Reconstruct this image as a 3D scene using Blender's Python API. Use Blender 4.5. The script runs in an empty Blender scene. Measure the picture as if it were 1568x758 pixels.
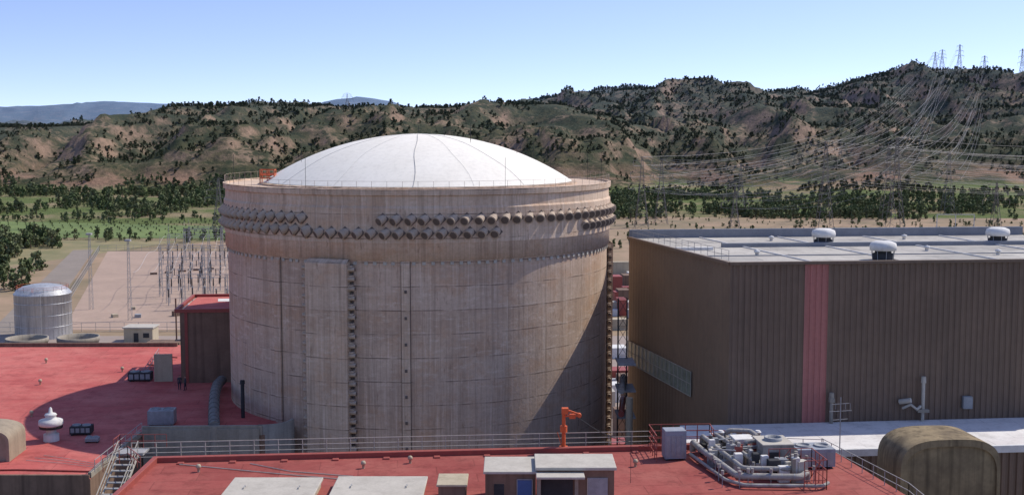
import bpy, math, random
from mathutils import Vector, Matrix, noise
random.seed(7)
R=math.radians
scene=bpy.context.scene

# ------------------------------------------------------------------ materials
def newmat(name):
    m=bpy.data.materials.new(name); m.use_nodes=True
    nt=m.node_tree; b=nt.nodes['Principled BSDF']
    b.inputs['Roughness'].default_value=.85
    return m,nt,b
def N(nt,t,**k):
    n=nt.nodes.new(t)
    for a,v in k.items(): setattr(n,a,v)
    return n
def mixc(nt,fac,a,b,mode='MIX'):
    n=N(nt,'ShaderNodeMix',data_type='RGBA',blend_type=mode)
    for s,v in ((n.inputs[0],fac),(n.inputs[6],a),(n.inputs[7],b)):
        if hasattr(v,'links'): nt.links.new(v,s)
        elif isinstance(v,tuple): s.default_value=(v[0],v[1],v[2],1)
        else: s.default_value=v
    return n.outputs[2]
def posn(nt,scale=(1,1,1),rot=0):
    tc=N(nt,'ShaderNodeNewGeometry')
    mp=N(nt,'ShaderNodeMapping'); mp.inputs['Scale'].default_value=scale
    mp.inputs['Rotation'].default_value=(0,0,rot)
    nt.links.new(tc.outputs['Position'],mp.inputs['Vector']); return mp.outputs[0]
def noi(nt,vec,scale,detail=5,rough=.6):
    n=N(nt,'ShaderNodeTexNoise'); n.inputs['Scale'].default_value=scale
    n.inputs['Detail'].default_value=detail; n.inputs['Roughness'].default_value=rough
    nt.links.new(vec,n.inputs['Vector']); return n.outputs['Fac']
def rmp(nt,src,a,b,va=0.,vb=1.):
    n=N(nt,'ShaderNodeMapRange'); n.inputs[1].default_value=a; n.inputs[2].default_value=b
    n.inputs[3].default_value=va; n.inputs[4].default_value=vb
    nt.links.new(src,n.inputs[0]); return n.outputs[0]
def mth(nt,op,a,b=None):
    n=N(nt,'ShaderNodeMath',operation=op)
    for s,v in ((n.inputs[0],a),(n.inputs[1],b)):
        if v is None: continue
        if hasattr(v,'links'): nt.links.new(v,s)
        else: s.default_value=v
    return n.outputs[0]
def bump(nt,b,h,st=.3,dist=.05):
    n=N(nt,'ShaderNodeBump'); n.inputs['Strength'].default_value=st; n.inputs['Distance'].default_value=dist
    nt.links.new(h,n.inputs['Height']); nt.links.new(n.outputs[0],b.inputs['Normal'])
def surf(name,col,dark=None,scale=.5,streak=.0,rough=.85,metal=0.,amt=.6,bmp=.25):
    """weathered surface: two tones broken by noise, optional vertical streaks"""
    m,nt,b=newmat(name)
    if dark is None: dark=tuple(c*.6 for c in col)
    p=posn(nt); f=rmp(nt,noi(nt,p,scale,6),.35,.68)
    f=mth(nt,'MULTIPLY',f,amt)
    c=mixc(nt,f,col,dark)
    if streak:
        s=noi(nt,posn(nt,(1.6,1.6,.06)),1.0,5)
        c=mixc(nt,mth(nt,'MULTIPLY',rmp(nt,s,.48,.7),streak),c,tuple(x*.45 for x in dark))
    fine=noi(nt,p,scale*9,3)
    c=mixc(nt,mth(nt,'MULTIPLY',rmp(nt,fine,.45,.75),.25),c,tuple(x*.6 for x in dark))
    nt.links.new(c,b.inputs['Base Color']); b.inputs['Roughness'].default_value=rough
    b.inputs['Metallic'].default_value=metal
    if rough>.7: b.inputs['Specular IOR Level'].default_value=.25
    if bmp: bump(nt,b,fine,bmp)
    return m

# containment concrete ---------------------------------------------
CX,CY,CR=-11.0,147.0,22.5
def containment_mat(name,base,dark,pale,low,amt=1.):
    m,nt,b=newmat(name)
    geo=N(nt,'ShaderNodeNewGeometry'); sep=N(nt,'ShaderNodeSeparateXYZ'); nt.links.new(geo.outputs['Position'],sep.inputs[0])
    dx=mth(nt,'SUBTRACT',sep.outputs[0],CX); dy=mth(nt,'SUBTRACT',sep.outputs[1],CY)
    ang=mth(nt,'ARCTAN2',dx,mth(nt,'MULTIPLY',dy,-1)); z=sep.outputs[2]
    arc=mth(nt,'MULTIPLY',ang,22.5)
    cb=N(nt,'ShaderNodeCombineXYZ'); nt.links.new(arc,cb.inputs[0]); nt.links.new(z,cb.inputs[1])
    uv=cb.outputs[0]
    def mp(sx,sy,off=0):
        q=N(nt,'ShaderNodeMapping'); q.inputs['Scale'].default_value=(sx,sy,1); q.inputs['Location'].default_value=(off,off,0); nt.links.new(uv,q.inputs['Vector']); return q.outputs[0]
    c=mixc(nt,rmp(nt,noi(nt,mp(.10,.16),1,7,.7),.40,.62),base,dark)
    lift=mth(nt,'FLOOR',mth(nt,'DIVIDE',z,2.45)); wn=N(nt,'ShaderNodeTexWhiteNoise',noise_dimensions='1D'); nt.links.new(lift,wn.inputs['W'])
    c=mixc(nt,mth(nt,'MULTIPLY',wn.outputs['Value'],.45),c,pale)
    pan=N(nt,'ShaderNodeCombineXYZ'); nt.links.new(mth(nt,'FLOOR',mth(nt,'DIVIDE',arc,3.72)),pan.inputs[0]); nt.links.new(lift,pan.inputs[1])
    wn2=N(nt,'ShaderNodeTexWhiteNoise',noise_dimensions='2D'); nt.links.new(pan.outputs[0],wn2.inputs['Vector'])
    c=mixc(nt,mth(nt,'MULTIPLY',wn2.outputs['Value'],.22),c,dark)
    c=mixc(nt,rmp(nt,mth(nt,'ADD',z,mth(nt,'MULTIPLY',noi(nt,mp(.2,.1,4),1,5),9)),32,22,0,.45),c,low)
    c=mixc(nt,mth(nt,'MULTIPLY',rmp(nt,noi(nt,mp(.22,.30,9),1,8,.75),.48,.60),.5),c,(base[0]*.88,base[1]*.74,base[2]*.62))
    # pale efflorescence, strongest in a belt at mid height
    belt=rmp(nt,mth(nt,'ABSOLUTE',mth(nt,'SUBTRACT',z,29.5)),0,7,1.,.45)
    c=mixc(nt,mth(nt,'MULTIPLY',mth(nt,'MULTIPLY',rmp(nt,noi(nt,mp(.34,1.3),1,10,.8),.53,.62),belt),.8),c,pale)
    # vertical streaks dark and pale, running down from the girder
    c=mixc(nt,mth(nt,'MULTIPLY',rmp(nt,noi(nt,mp(1.1,.035),1,6,.72),.49,.68),.55),c,tuple(x*.55 for x in dark))
    c=mixc(nt,mth(nt,'MULTIPLY',rmp(nt,noi(nt,mp(2.6,.08),1,4,.7),.54,.68),.55),c,tuple(x*1.05 for x in pale))
    # pour joints and shutter marks
    wob=mth(nt,'MULTIPLY',noi(nt,mp(.15,.0),1,2),.25)
    fz=mth(nt,'FRACT',mth(nt,'DIVIDE',mth(nt,'ADD',z,wob),2.45)); ln=mth(nt,'LESS_THAN',fz,.05)
    brk=rmp(nt,noi(nt,mp(.35,.5),1,4,.7),.42,.58)
    c=mixc(nt,mth(nt,'MULTIPLY',mth(nt,'MULTIPLY',ln,brk),.75),c,tuple(x*.35 for x in dark))
    ln2=mth(nt,'MULTIPLY',mth(nt,'GREATER_THAN',fz,.05),mth(nt,'LESS_THAN',fz,.10))
    c=mixc(nt,mth(nt,'MULTIPLY',mth(nt,'MULTIPLY',ln2,brk),.3),c,pale)
    fa=mth(nt,'FRACT',mth(nt,'DIVIDE',arc,.62)); la=mth(nt,'LESS_THAN',fa,.12)
    c=mixc(nt,mth(nt,'MULTIPLY',la,.20),c,tuple(x*.4 for x in dark))
    c=mixc(nt,mth(nt,'MULTIPLY',rmp(nt,noi(nt,mp(.9,.22),1.7,5,.7),.60,.70),.5),c,(.20,.11,.065))
    c=mixc(nt,mth(nt,'MULTIPLY',rmp(nt,noi(nt,mp(2.2,2.2,3),1,8,.8),.45,.7),.35),c,tuple(x*.5 for x in dark))
    nt.links.new(c,b.inputs['Base Color']); b.inputs['Roughness'].default_value=.9
    b.inputs['Specular IOR Level'].default_value=.2
    bump(nt,b,noi(nt,mp(3,3),1,5),.35,.06)
    return m
M_wall=containment_mat('containment_concrete',(.60,.43,.31),(.43,.30,.215),(.73,.585,.465),(.49,.38,.30))
M_collar=containment_mat('collar_concrete',(.63,.46,.33),(.47,.335,.235),(.73,.59,.46),(.54,.43,.33))
M_anchor=surf('anchor_concrete',(.48,.38,.29),(.34,.265,.20),1.5)
M_mouth=surf('anchor_grout_cap',(.16,.125,.105),(.09,.073,.06),1.5)
M_dome=surf('dome_white_paint',(.82,.775,.68),(.73,.68,.58),.22,0,.85,0,.5,.1)

def roof_mat(name,c1,c2,pale,sx,sy,rot=.094,seam=.25,dirt=.45):
    m,nt,b=newmat(name)
    p=posn(nt,(1,1,1),-rot)
    br=N(nt,'ShaderNodeTexBrick'); br.inputs['Scale'].default_value=1
    br.inputs['Brick Width'].default_value=sx; br.inputs['Row Height'].default_value=sy
    br.inputs['Mortar Size'].default_value=.05; br.inputs['Bias'].default_value=0
    br.inputs['Color1'].default_value=(*c1,1); br.inputs['Color2'].default_value=(*c2,1)
    br.inputs['Mortar'].default_value=(*[x*(1-seam*1.6) for x in c2],1)
    nt.links.new(p,br.inputs['Vector'])
    c=mixc(nt,mth(nt,'MULTIPLY',rmp(nt,noi(nt,p,.13,8,.75),.42,.62),.7),br.outputs['Color'],pale)
    c=mixc(nt,mth(nt,'MULTIPLY',rmp(nt,noi(nt,p,.5,8,.75),.50,.68),dirt),c,tuple(x*.45 for x in c2))
    c=mixc(nt,mth(nt,'MULTIPLY',rmp(nt,noi(nt,p,3.5,4,.7),.52,.72),.3),c,tuple(x*.5 for x in c2))
    nt.links.new(c,b.inputs['Base Color']); b.inputs['Roughness'].default_value=.9
    b.inputs['Specular IOR Level'].default_value=.15
    bump(nt,b,noi(nt,p,3,4),.2)
    return m
M_red=roof_mat('red_roof_membrane',(.48,.115,.10),(.40,.092,.082),(.55,.19,.155),9,2.2,.094,.15)
M_red2=roof_mat('worn_red_roof_membrane',(.31,.078,.066),(.26,.062,.053),(.36,.12,.095),6,2.2,.094,.15,.6)
M_troof=roof_mat('turbine_roof_membrane',(.46,.425,.37),(.29,.275,.25),(.53,.495,.43),9,3.2,.094,.3)
M_wroof=roof_mat('pale_roof_membrane',(.68,.64,.60),(.60,.56,.53),(.74,.72,.68),6,3,.094,.15)
M_clad=surf('brown_cladding',(.175,.115,.078),(.125,.083,.057),.12,.35,.65,0,.8,0)
M_clad2=surf('brown_side_cladding',(.235,.16,.10),(.18,.122,.078),.12,.15,.65,0,.8,0)
M_pink=surf('faded_red_cladding',(.42,.155,.13),(.33,.125,.105),.3,.35,.6,0,.7,0)
M_trim=surf('parapet_trim',(.24,.25,.27),(.17,.18,.2),.6)
M_glass=surf('window_glass',(.30,.33,.25),(.16,.18,.13),1.2,0,.3,0,.9,0)
M_conc=surf('grey_concrete',(.33,.295,.24),(.22,.19,.15),.5,.4)
M_conc_l=surf('light_concrete',(.50,.46,.39),(.38,.345,.29),.7,.2)
M_duct=surf('grey_duct',(.20,.19,.175),(.13,.125,.12),1,.2)
M_cbrown=surf('brown_concrete',(.23,.15,.105),(.14,.092,.066),.4,.6)
M_olive=surf('stained_vault_concrete',(.32,.245,.14),(.13,.098,.062),.35,.7,.9,0,.9)
M_white=surf('white_paint',(.72,.70,.66),(.56,.54,.50),2,.2)
M_grey=surf('grey_metal',(.33,.335,.34),(.20,.205,.21),2,.2,.65,.05)
M_galv=surf('galvanised_steel',(.36,.355,.34),(.24,.235,.23),2,0,.65,.1)
M_lag=surf('insulated_pipe_cladding',(.40,.375,.34),(.22,.20,.18),1.6,.5,.8,0,.8)
M_tank=surf('tank_metal',(.52,.52,.51),(.35,.35,.35),.35,.5,.45,.45)
M_dark=surf('dark_metal',(.05,.05,.052),(.03,.03,.03),2)
M_orange=surf('orange_paint',(.70,.13,.03),(.48,.09,.03),2,0,.5)
M_redp=surf('red_paint_steel',(.33,.07,.05),(.20,.05,.04),2,0,.6)
M_blue=surf('blue_grey_paint',(.30,.32,.36),(.21,.23,.26),2,.3,.7)
M_bdoor=surf('blue_door_paint',(.05,.12,.30),(.04,.08,.2),2,0,.5)
M_wire=surf('aluminium_wire',(.38,.36,.34),(.32,.30,.28),1,0,.7,0,.3,0)
M_pyl=surf('pylon_steel',(.20,.175,.155),(.14,.12,.105),1,0,.6,.1,.5,0)
M_gravel=surf('switchyard_gravel',(.41,.295,.225),(.30,.22,.17),.08,0,.95)
M_soil=surf('bare_soil',(.35,.24,.155),(.19,.155,.09),.03,0,.95,0,1)
M_field=surf('field_grass',(.17,.22,.07),(.10,.14,.045),.03,0,.95,0,1)
M_dry=surf('dry_grass',(.30,.24,.13),(.15,.155,.07),.04,0,.95,0,1)
M_asph=surf('road_surface',(.27,.225,.185),(.20,.17,.14),.1,0,.9)
M_porc=surf('brown_porcelain',(.055,.045,.04),(.03,.025,.025),2,0,.4)
M_cream=surf('cream_render',(.47,.40,.285),(.36,.30,.205),.6,.3)

# ------------------------------------------------------------------ mesh builder
class B:
    def __init__(s): s.v=[];s.f=[];s.m=[];s.sm=[];s.mats=[]
    def mi(s,m):
        if m not in s.mats: s.mats.append(m)
        return s.mats.index(m)
    def add(s,vs,fs,mat,smooth=False):
        o=len(s.v); s.v+= [tuple(x) for x in vs]; k=s.mi(mat)
        for f in fs: s.f.append([i+o for i in f]); s.m.append(k); s.sm.append(smooth)
    def box(s,x,y,z0,z1,sx,sy,mat,rz=0.,top=None,bev=0.):
        c,q=math.cos(rz),math.sin(rz)
        def ring(a,b,z): return [(x+i*a*c-j*b*q,y+i*a*q+j*b*c,z) for i,j in ((-1,-1),(1,-1),(1,1),(-1,1))]
        hx,hy=sx/2,sy/2
        if bev<=0: bev=min(.03,hx*.2,hy*.2,(z1-z0)*.2)
        v=ring(hx,hy,z0)+ring(hx,hy,z1-bev)+ring(hx-bev,hy-bev,z1)
        f=[(3,2,1,0)]
        for o in (0,4):
            f+=[(o+i,o+(i+1)%4,o+4+(i+1)%4,o+4+i) for i in range(4)]
        s.add(v,f,mat); s.add(v[8:],[(0,1,2,3)],top or mat)
    def prism(s,pts,z0,z1,mat,top=None):
        n=len(pts)
        v=[(p[0],p[1],z0) for p in pts]+[(p[0],p[1],z1) for p in pts]
        s.add(v,[(i,(i+1)%n,n+(i+1)%n,n+i) for i in range(n)],mat)
        s.add(v[n:],[tuple(range(n))],top or mat)
    def cyl(s,p0,p1,r0,r1,n,mat,cap=True,capmat=None,smooth=True):
        p0,p1=Vector(p0),Vector(p1); d=(p1-p0).normalized()
        a=d.orthogonal().normalized(); b=d.cross(a)
        v=[p0+(a*math.cos(t)+b*math.sin(t))*r0 for t in [2*math.pi*i/n for i in range(n)]]
        v+=[p1+(a*math.cos(t)+b*math.sin(t))*r1 for t in [2*math.pi*i/n for i in range(n)]]
        s.add(v,[(i,(i+1)%n,n+(i+1)%n,n+i) for i in range(n)],mat,smooth)
        if cap: s.add(v[n:],[tuple(range(n))],capmat or mat); s.add(v[:n],[tuple(reversed(range(n)))],mat)
    def bar(s,p0,p1,w,mat): s.cyl(p0,p1,w*.7,w*.7,4,mat,False,None,False)
    def tube(s,pts,r,n,mat):
        pts=[Vector(p) for p in pts]; rings=[]
        for i,p in enumerate(pts):
            d=(pts[min(i+1,len(pts)-1)]-pts[max(i-1,0)]).normalized()
            up=Vector((0,0,1)) if abs(d.z)<.95 else Vector((0,1,0))
            a=d.cross(up).normalized(); b=a.cross(d)
            rings+=[p+(a*math.cos(2*math.pi*k/n)+b*math.sin(2*math.pi*k/n))*r for k in range(n)]
        f=[]
        for i in range(len(pts)-1):
            f+=[(i*n+k,i*n+(k+1)%n,(i+1)*n+(k+1)%n,(i+1)*n+k) for k in range(n)]
        s.add(rings,f,mat,n>4)
        s.add(rings[:n],[tuple(range(n))],mat); s.add(rings[-n:],[tuple(range(n))],mat)
    def lathe(s,cx,cy,prof,n,mat,a0=0,a1=2*math.pi,smooth=True):
        full=abs(a1-a0-2*math.pi)<1e-6; cols=n if full else n+1
        v=[]
        for r,z in prof:
            for i in range(cols):
                t=a0+(a1-a0)*i/n; v.append((cx+r*math.sin(t),cy-r*math.cos(t),z))
        f=[]
        for j in range(len(prof)-1):
            for i in range(n):
                k=(i+1)%cols
                f.append((j*cols+i,j*cols+k,(j+1)*cols+k,(j+1)*cols+i))
        s.add(v,f,mat,smooth)
    def rail(s,pts,h,mat,rails=(1.,.55,.15),sp=2.,w=.05):
        for p,q in zip(pts[:-1],pts[1:]):
            p,q=Vector(p),Vector(q); L=(q-p).length; k=max(1,round(L/sp))
            for i in range(k+1):
                o=p.lerp(q,i/k); s.bar(o,o+Vector((0,0,h)),w,mat)
            for r in rails: s.bar(p+Vector((0,0,h*r)),q+Vector((0,0,h*r)),w*.9,mat)
    def obj(s,name,parent=None,sharp=True):
        me=bpy.data.meshes.new(name); me.from_pydata(s.v,[],s.f)
        for m in s.mats: me.materials.append(m)
        me.polygons.foreach_set('material_index',s.m); me.polygons.foreach_set('use_smooth',s.sm)
        me.update()
        o=bpy.data.objects.new(name,me); scene.collection.objects.link(o)
        if parent: o.parent=parent
        return o
def empty(name):
    o=bpy.data.objects.new(name,None); scene.collection.objects.link(o); return o
TILT=.094            # site grid is turned ~5.4 degrees

# ------------------------------------------------------------------ terrain
def interp(tab,x):
    if x<=tab[0][0]: return tab[0][1]
    for (a,b),(c,d) in zip(tab[:-1],tab[1:]):
        if x<=c:
            t=(x-a)/(c-a); return b+(d-b)*t
    return tab[-1][1]
RA=[(-1200,44),(-777,48),(-619,53),(-540,55),(-461,57),(-422,63),(-359,79),(-264,81),(-209,75),(-145,73),(-66,77),(-3,80),(52,77),(131,58),(210,38),(329,15),(420,0)]
RB=[(-500,50),(-194,72),(-4,83),(69,96),(122,99),(227,109),(333,110),(438,107),(501,110),(543,128),(585,140),(670,145),(712,134),(754,122),(826,119),(1017,114),(1600,100)]
RD=[(-700,60),(-133,85),(73,121),(183,137),(278,156),(357,146),(468,132),(657,109),(2000,100)]
RC=[(-5000,130),(-2850,140),(-2270,150),(-1984,158),(-1750,176),(-1505,166),(-1260,140),(-880,146),(-766,182),(-650,196),(-534,178),(-360,120),(3000,90)]
def sm(t): t=max(0,min(1,t)); return t*t*(3-2*t)
def ridge(tab,x,y,yr,w,back,pw=1.):
    h=interp(tab,x)
    if y<yr: return h*sm((y-(yr-w))/w)**pw
    return h*(1-.7*sm((y-yr)/back))
def height(x,y):
    if y<860: return 0.
    a=ridge(RA,x,y,1500,500,500,.62)
    b=ridge(RB,x,y,2000,900,700,.62)
    d=ridge(RD,x,y,3000,900,900); c=ridge(RC,x,y,5500,2000,2500)
    k=max(a,b,d,c)
    g=sm((y-930)/150)
    dist=min(abs(y-1500) if k==a else 1e9, abs(y-2000) if k==b else 1e9, abs(y-3000) if k==d else 1e9,abs(y-5500)*.6 if k==c else 1e9)
    amp=.10+.90*sm(dist/280)
    if k==c: amp*=.35
    wx=noise.noise(Vector((x*.004,y*.004,11.)))*45
    n=noise.fractal(Vector((x*.0062,y*.0034,3.1)),.8,2.1,6)
    n2=abs(noise.noise(Vector(((x+wx)*.010+2,y*.0042,7.))))-.25
    n3=abs(noise.noise(Vector(((x+wx)*.026+2,y*.012,17.))))-.25
    hgt=k+g*amp*min(1,k/30)*(n*24-n2*50-n3*16)
    st=11.; q=hgt/st+.25*noise.noise(Vector((x*.006,y*.006,2))); fr=q-math.floor(q)
    ter=hgt+(sm(fr*1.8-.4)-fr)*st
    hgt=hgt*.45+ter*.55 if (y>980 and y<1950) else hgt
    return max(0,hgt)*g
ys=[-600,-200,0,100,200,300,400,500,600,700,780,850]
y=880.
while y<2150: ys.append(y); y+=7
while y<3300: ys.append(y); y+=22
while y<12000: ys.append(y); y+=90 if y<7000 else 500
ss=[-6,-4,-2.6,-1.8,-1.3,-1.,-.8]+[-.66+1.32*i/360 for i in range(361)]+[.8,1,1.3,1.8,2.6,4,6]
tv=[];tf=[]
for y in ys:
    for s_ in ss:
        x=s_*max(600,y) ; tv.append((x,y,height(x,y)))
C=len(ss)
for j in range(len(ys)-1):
    for i in range(C-1): tf.append((j*C+i,j*C+i+1,(j+1)*C+i+1,(j+1)*C+i))
me=bpy.data.meshes.new('terrain'); me.from_pydata(tv,[],tf); me.polygons.foreach_set('use_smooth',[True]*len(tf))
terr=bpy.data.objects.new('hills_and_valley_ground',me); scene.collection.objects.link(terr)
m,nt,b=newmat('terrain_scrubland')
p=posn(nt)
geo=N(nt,'ShaderNodeNewGeometry'); sp=N(nt,'ShaderNodeSeparateXYZ'); nt.links.new(geo.outputs['Position'],sp.inputs[0])
soil=mixc(nt,rmp(nt,noi(nt,p,.012,6),.35,.65),(.29,.205,.13),(.19,.14,.09))
scrub=mixc(nt,rmp(nt,noi(nt,p,.03,6),.4,.62),(.045,.050,.022),(.085,.078,.036))
cov=rmp(nt,noi(nt,p,.020,12,.82),.60,.50)
hill=mixc(nt,cov,soil,scrub)
vo=N(nt,'ShaderNodeTexVoronoi'); vo.inputs['Scale'].default_value=.16; nt.links.new(p,vo.inputs['Vector'])
bush=rmp(nt,vo.outputs['Distance'],.50,.38)
hill=mixc(nt,mth(nt,'MULTIPLY',bush,.8),hill,(.036,.044,.02))
nz=N(nt,'ShaderNodeSeparateXYZ'); nt.links.new(geo.outputs['Normal'],nz.inputs[0])
steep=mth(nt,'MULTIPLY',rmp(nt,nz.outputs[2],.90,.74),rmp(nt,noi(nt,p,.02,8,.7),.42,.56))
hill=mixc(nt,mth(nt,'MULTIPLY',steep,.85),hill,(.31,.205,.14))
bank=mth(nt,'MULTIPLY',rmp(nt,sp.outputs[2],22,9),rmp(nt,noi(nt,p,.012,7,.7),.46,.56))
hill=mixc(nt,mth(nt,'MULTIPLY',bank,.8),hill,(.30,.18,.12))
valley=mixc(nt,rmp(nt,noi(nt,p,.012,6,.65),.46,.58),(.12,.15,.05),(.28,.22,.13))
c=mixc(nt,rmp(nt,sp.outputs[2],.5,6),valley,hill)
c=mixc(nt,rmp(nt,sp.outputs[1],1000,6000,.02,.9),c,(.15,.22,.33))  # aerial haze painted into the ground colour, bluer with distance
nt.links.new(c,b.inputs['Base Color']); b.inputs['Roughness'].default_value=1; b.inputs['Specular IOR Level'].default_value=.05
bump(nt,b,noi(nt,p,.12,8,.7),1.,3.)
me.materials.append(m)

def sheet(name,pts,z,mat):
    q=B(); q.add([(a,b_,z) for a,b_ in pts],[tuple(range(len(pts)))],mat); return q.obj(name)
sheet('bare_ground',[(-230,200),(420,200),(430,700),(60,720),(-110,600),(-175,500),(-260,400)],.03,M_soil)
sheet('crop_field',[(-420,590),(-130,575),(-120,640),(-300,690),(-430,680)],.05,M_field)
sheet('meadow',[(-400,440),(-190,440),(-150,560),(-400,575)],.05,M_dry)
sheet('switchyard_pad',[(-113,309),(-30,309),(-60,513),(-168,513)],.08,M_gravel)
sheet('perimeter_road',[(-150,300),(-119,300),(-119,309),(-176,520),(-184,518),(-131,309),(-150,309)],.10,M_asph)
sheet('site_pavement',[(-150,60),(120,60),(120,300),(-150,300)],.06,surf('site_paving',(.33,.265,.22),(.25,.195,.165),.1))

# ------------------------------------------------------------------ trees
def leafmat(name,c1,c2):
    m,nt,b=newmat(name)
    oi=N(nt,'ShaderNodeObjectInfo'); geo=N(nt,'ShaderNodeNewGeometry')
    c=mixc(nt,oi.outputs['Random'],c1,c2)
    n=noi(nt,posn(nt),.5,3)
    c=mixc(nt,mth(nt,'MULTIPLY',rmp(nt,n,.4,.7),.4),c,tuple(x*.5 for x in c1))
    sp=N(nt,'ShaderNodeSeparateXYZ'); nt.links.new(geo.outputs['Position'],sp.inputs[0])
    c=mixc(nt,rmp(nt,sp.outputs[1],1000,6000,.02,.85),c,(.14,.20,.28))  # far crowns: blue distance haze mixed into the leaf colour itself
    nt.links.new(c,b.inputs['Base Color']); b.inputs['Roughness'].default_value=.8; b.inputs['Specular IOR Level'].default_value=.15
    return m
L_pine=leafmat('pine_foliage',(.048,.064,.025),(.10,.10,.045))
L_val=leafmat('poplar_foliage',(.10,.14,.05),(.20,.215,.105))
M_bark=surf('bark',(.14,.10,.07),(.08,.06,.04),3)
def tree(name,h,rad,base,nl,leaf,seed,ls,col):
    rnd=random.Random(seed); q=B()
    q.cyl((0,0,-.6),(rnd.uniform(-.1,.1)*h*.3,0,h*.75),h*.035,h*.012,5,M_bark,False)
    cl=[]
    for i in range(9):
        t=rnd.random(); a=rnd.uniform(0,6.28); rr=rad*(1-.55*t)*rnd.uniform(.25,.75)
        c0=Vector((rr*math.cos(a),rr*math.sin(a),base+(h-base)*(.15+.75*t))); cl.append((c0,rad*rnd.uniform(.35,.55)*(1-.3*t)))
        q.cyl((0,0,c0.z*.6),c0,h*.012,h*.004,3,M_bark,False)
    for i in range(nl):
        c0,r0=rnd.choice(cl)
        d=Vector((rnd.gauss(0,1),rnd.gauss(0,1),rnd.gauss(0,.8))).normalized()*r0*rnd.uniform(.55,1.1)
        o=c0+d; u=Vector((rnd.gauss(0,1),rnd.gauss(0,1),rnd.gauss(0,.6))).normalized(); w=u.orthogonal().normalized()
        w=(Matrix.Rotation(rnd.uniform(0,6.28),3,u)@w); s=ls*rnd.uniform(.6,1.3)
        q.add([o-u*s,o+w*s*.8,o+u*s,o-w*s*.7],[(0,1,2,3)],leaf)
    me=bpy.data.meshes.new(name); me.from_pydata(q.v,[],q.f)
    for mm in q.mats: me.materials.append(mm)
    me.polygons.foreach_set('material_index',q.m)
    o=bpy.data.objects.new(name,me); col.objects.link(o)
cp=bpy.data.collections.new('pine_tree_kinds'); cv=bpy.data.collections.new('broadleaf_tree_kinds')
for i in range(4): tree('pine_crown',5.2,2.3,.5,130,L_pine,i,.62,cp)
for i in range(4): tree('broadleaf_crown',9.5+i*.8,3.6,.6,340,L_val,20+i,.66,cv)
def scatter(name,pts,coll):
    me=bpy.data.meshes.new(name); me.from_pydata([p[:3] for p in pts],[],[])
    at=me.attributes.new('sc','FLOAT','POINT'); at.data.foreach_set('value',[p[3] for p in pts])
    o=bpy.data.objects.new(name,me); scene.collection.objects.link(o)
    g=bpy.data.node_groups.new(name,'GeometryNodeTree')
    g.interface.new_socket('Geometry',in_out='INPUT',socket_type='NodeSocketGeometry')
    g.interface.new_socket('Geometry',in_out='OUTPUT',socket_type='NodeSocketGeometry')
    gi=g.nodes.new('NodeGroupInput'); go=g.nodes.new('NodeGroupOutput')
    ip=g.nodes.new('GeometryNodeInstanceOnPoints'); ci=g.nodes.new('GeometryNodeCollectionInfo')
    ci.inputs['Collection'].default_value=coll; ci.inputs['Separate Children'].default_value=True; ci.inputs['Reset Children'].default_value=True
    na=g.nodes.new('GeometryNodeInputNamedAttribute'); na.data_type='FLOAT'; na.inputs['Name'].default_value='sc'
    rv=g.nodes.new('FunctionNodeRandomValue'); rv.data_type='FLOAT_VECTOR'
    rv.inputs[0].default_value=(0,0,0); rv.inputs[1].default_value=(.08,.08,6.28)
    ip.inputs['Pick Instance'].default_value=True
    k=g.links.new
    k(gi.outputs[0],ip.inputs['Points']); k(ci.outputs[0],ip.inputs['Instance'])
    k(rv.outputs[0],ip.inputs['Rotation']); k(na.outputs['Attribute'],ip.inputs['Scale']); k(ip.outputs[0],go.inputs[0])
    md=o.modifiers.new('scatter','NODES'); md.node_group=g
    return o
rnd=random.Random(3); pts=[]
while len(pts)<40000:
    y=math.sqrt(rnd.uniform(960**2,2350**2)); x=rnd.uniform(-.48,.5)*y
    d=noise.fractal(Vector((x*.013,y*.009,1.)),.8,2.2,5)
    pr=.40+d*1.25
    if y>1400: pr+=.2
    if x>y*.1 and y<1150: pr-=.3
    if rnd.random()<pr:
        pts.append((x,y,height(x,y)-.3,rnd.choice((.3,.4,.55,.75,1.0))*rnd.uniform(.8,1.2)))
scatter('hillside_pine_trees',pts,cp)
pts=[]
while len(pts)<3600:
    y=math.sqrt(rnd.uniform(2400**2,3200**2)); x=rnd.uniform(-.1,.35)*y
    pts.append((x,y,height(x,y)-.3,rnd.uniform(.9,1.6)))
scatter('far_ridge_pine_trees',pts,cp)
pts=[]
def belt(n,fn):
    k=0
    while k<n:
        p=fn()
        if p: pts.append(p); k+=1
def f1():   # left riverside belt
    y=rnd.uniform(715,1050); x=rnd.uniform(-.47,-.12)*y
    if noise.noise(Vector((x*.025,y*.014,0)))+.08<rnd.random()*.7: return
    return (x,y,height(x,y)-.3,rnd.choice((.25,.4,.5,.8))*rnd.uniform(.8,1.15))
belt(1900,f1)
def f2():   # right belt
    y=rnd.uniform(700,960); x=rnd.uniform(.06,.46)*y
    if noise.noise(Vector((x*.02,y*.016,5)))+.15<rnd.random()*.9: return
    return (x,y,height(x,y)-.3,rnd.uniform(.2,.75))
belt(1500,f2)
def f3():   # nearer clump on the left
    y=rnd.uniform(385,560); x=rnd.uniform(-.50,-.335)*y
    if x>-154-(y-395)*.30: return
    if noise.noise(Vector((x*.04,y*.03,8)))<-.12: return
    return (x,y,-.2,rnd.uniform(.35,.85))
belt(260,f3)
def f4():
    y=rnd.uniform(550,715); x=rnd.uniform(-.47,-.2)*y
    if y>575 and y<680 and x<-130 and rnd.random()<.95: return
    return (x,y,-.2,rnd.uniform(.2,.6))
belt(170,f4)
for r_ in range(9):   # orchard rows
    y0=588+r_*11
    for i in range(60): 
        if rnd.random()<.85: pts.append((-410+i*4.6,y0+i*.1+rnd.uniform(-.5,.5),-.3,rnd.uniform(.10,.2)))
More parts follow.
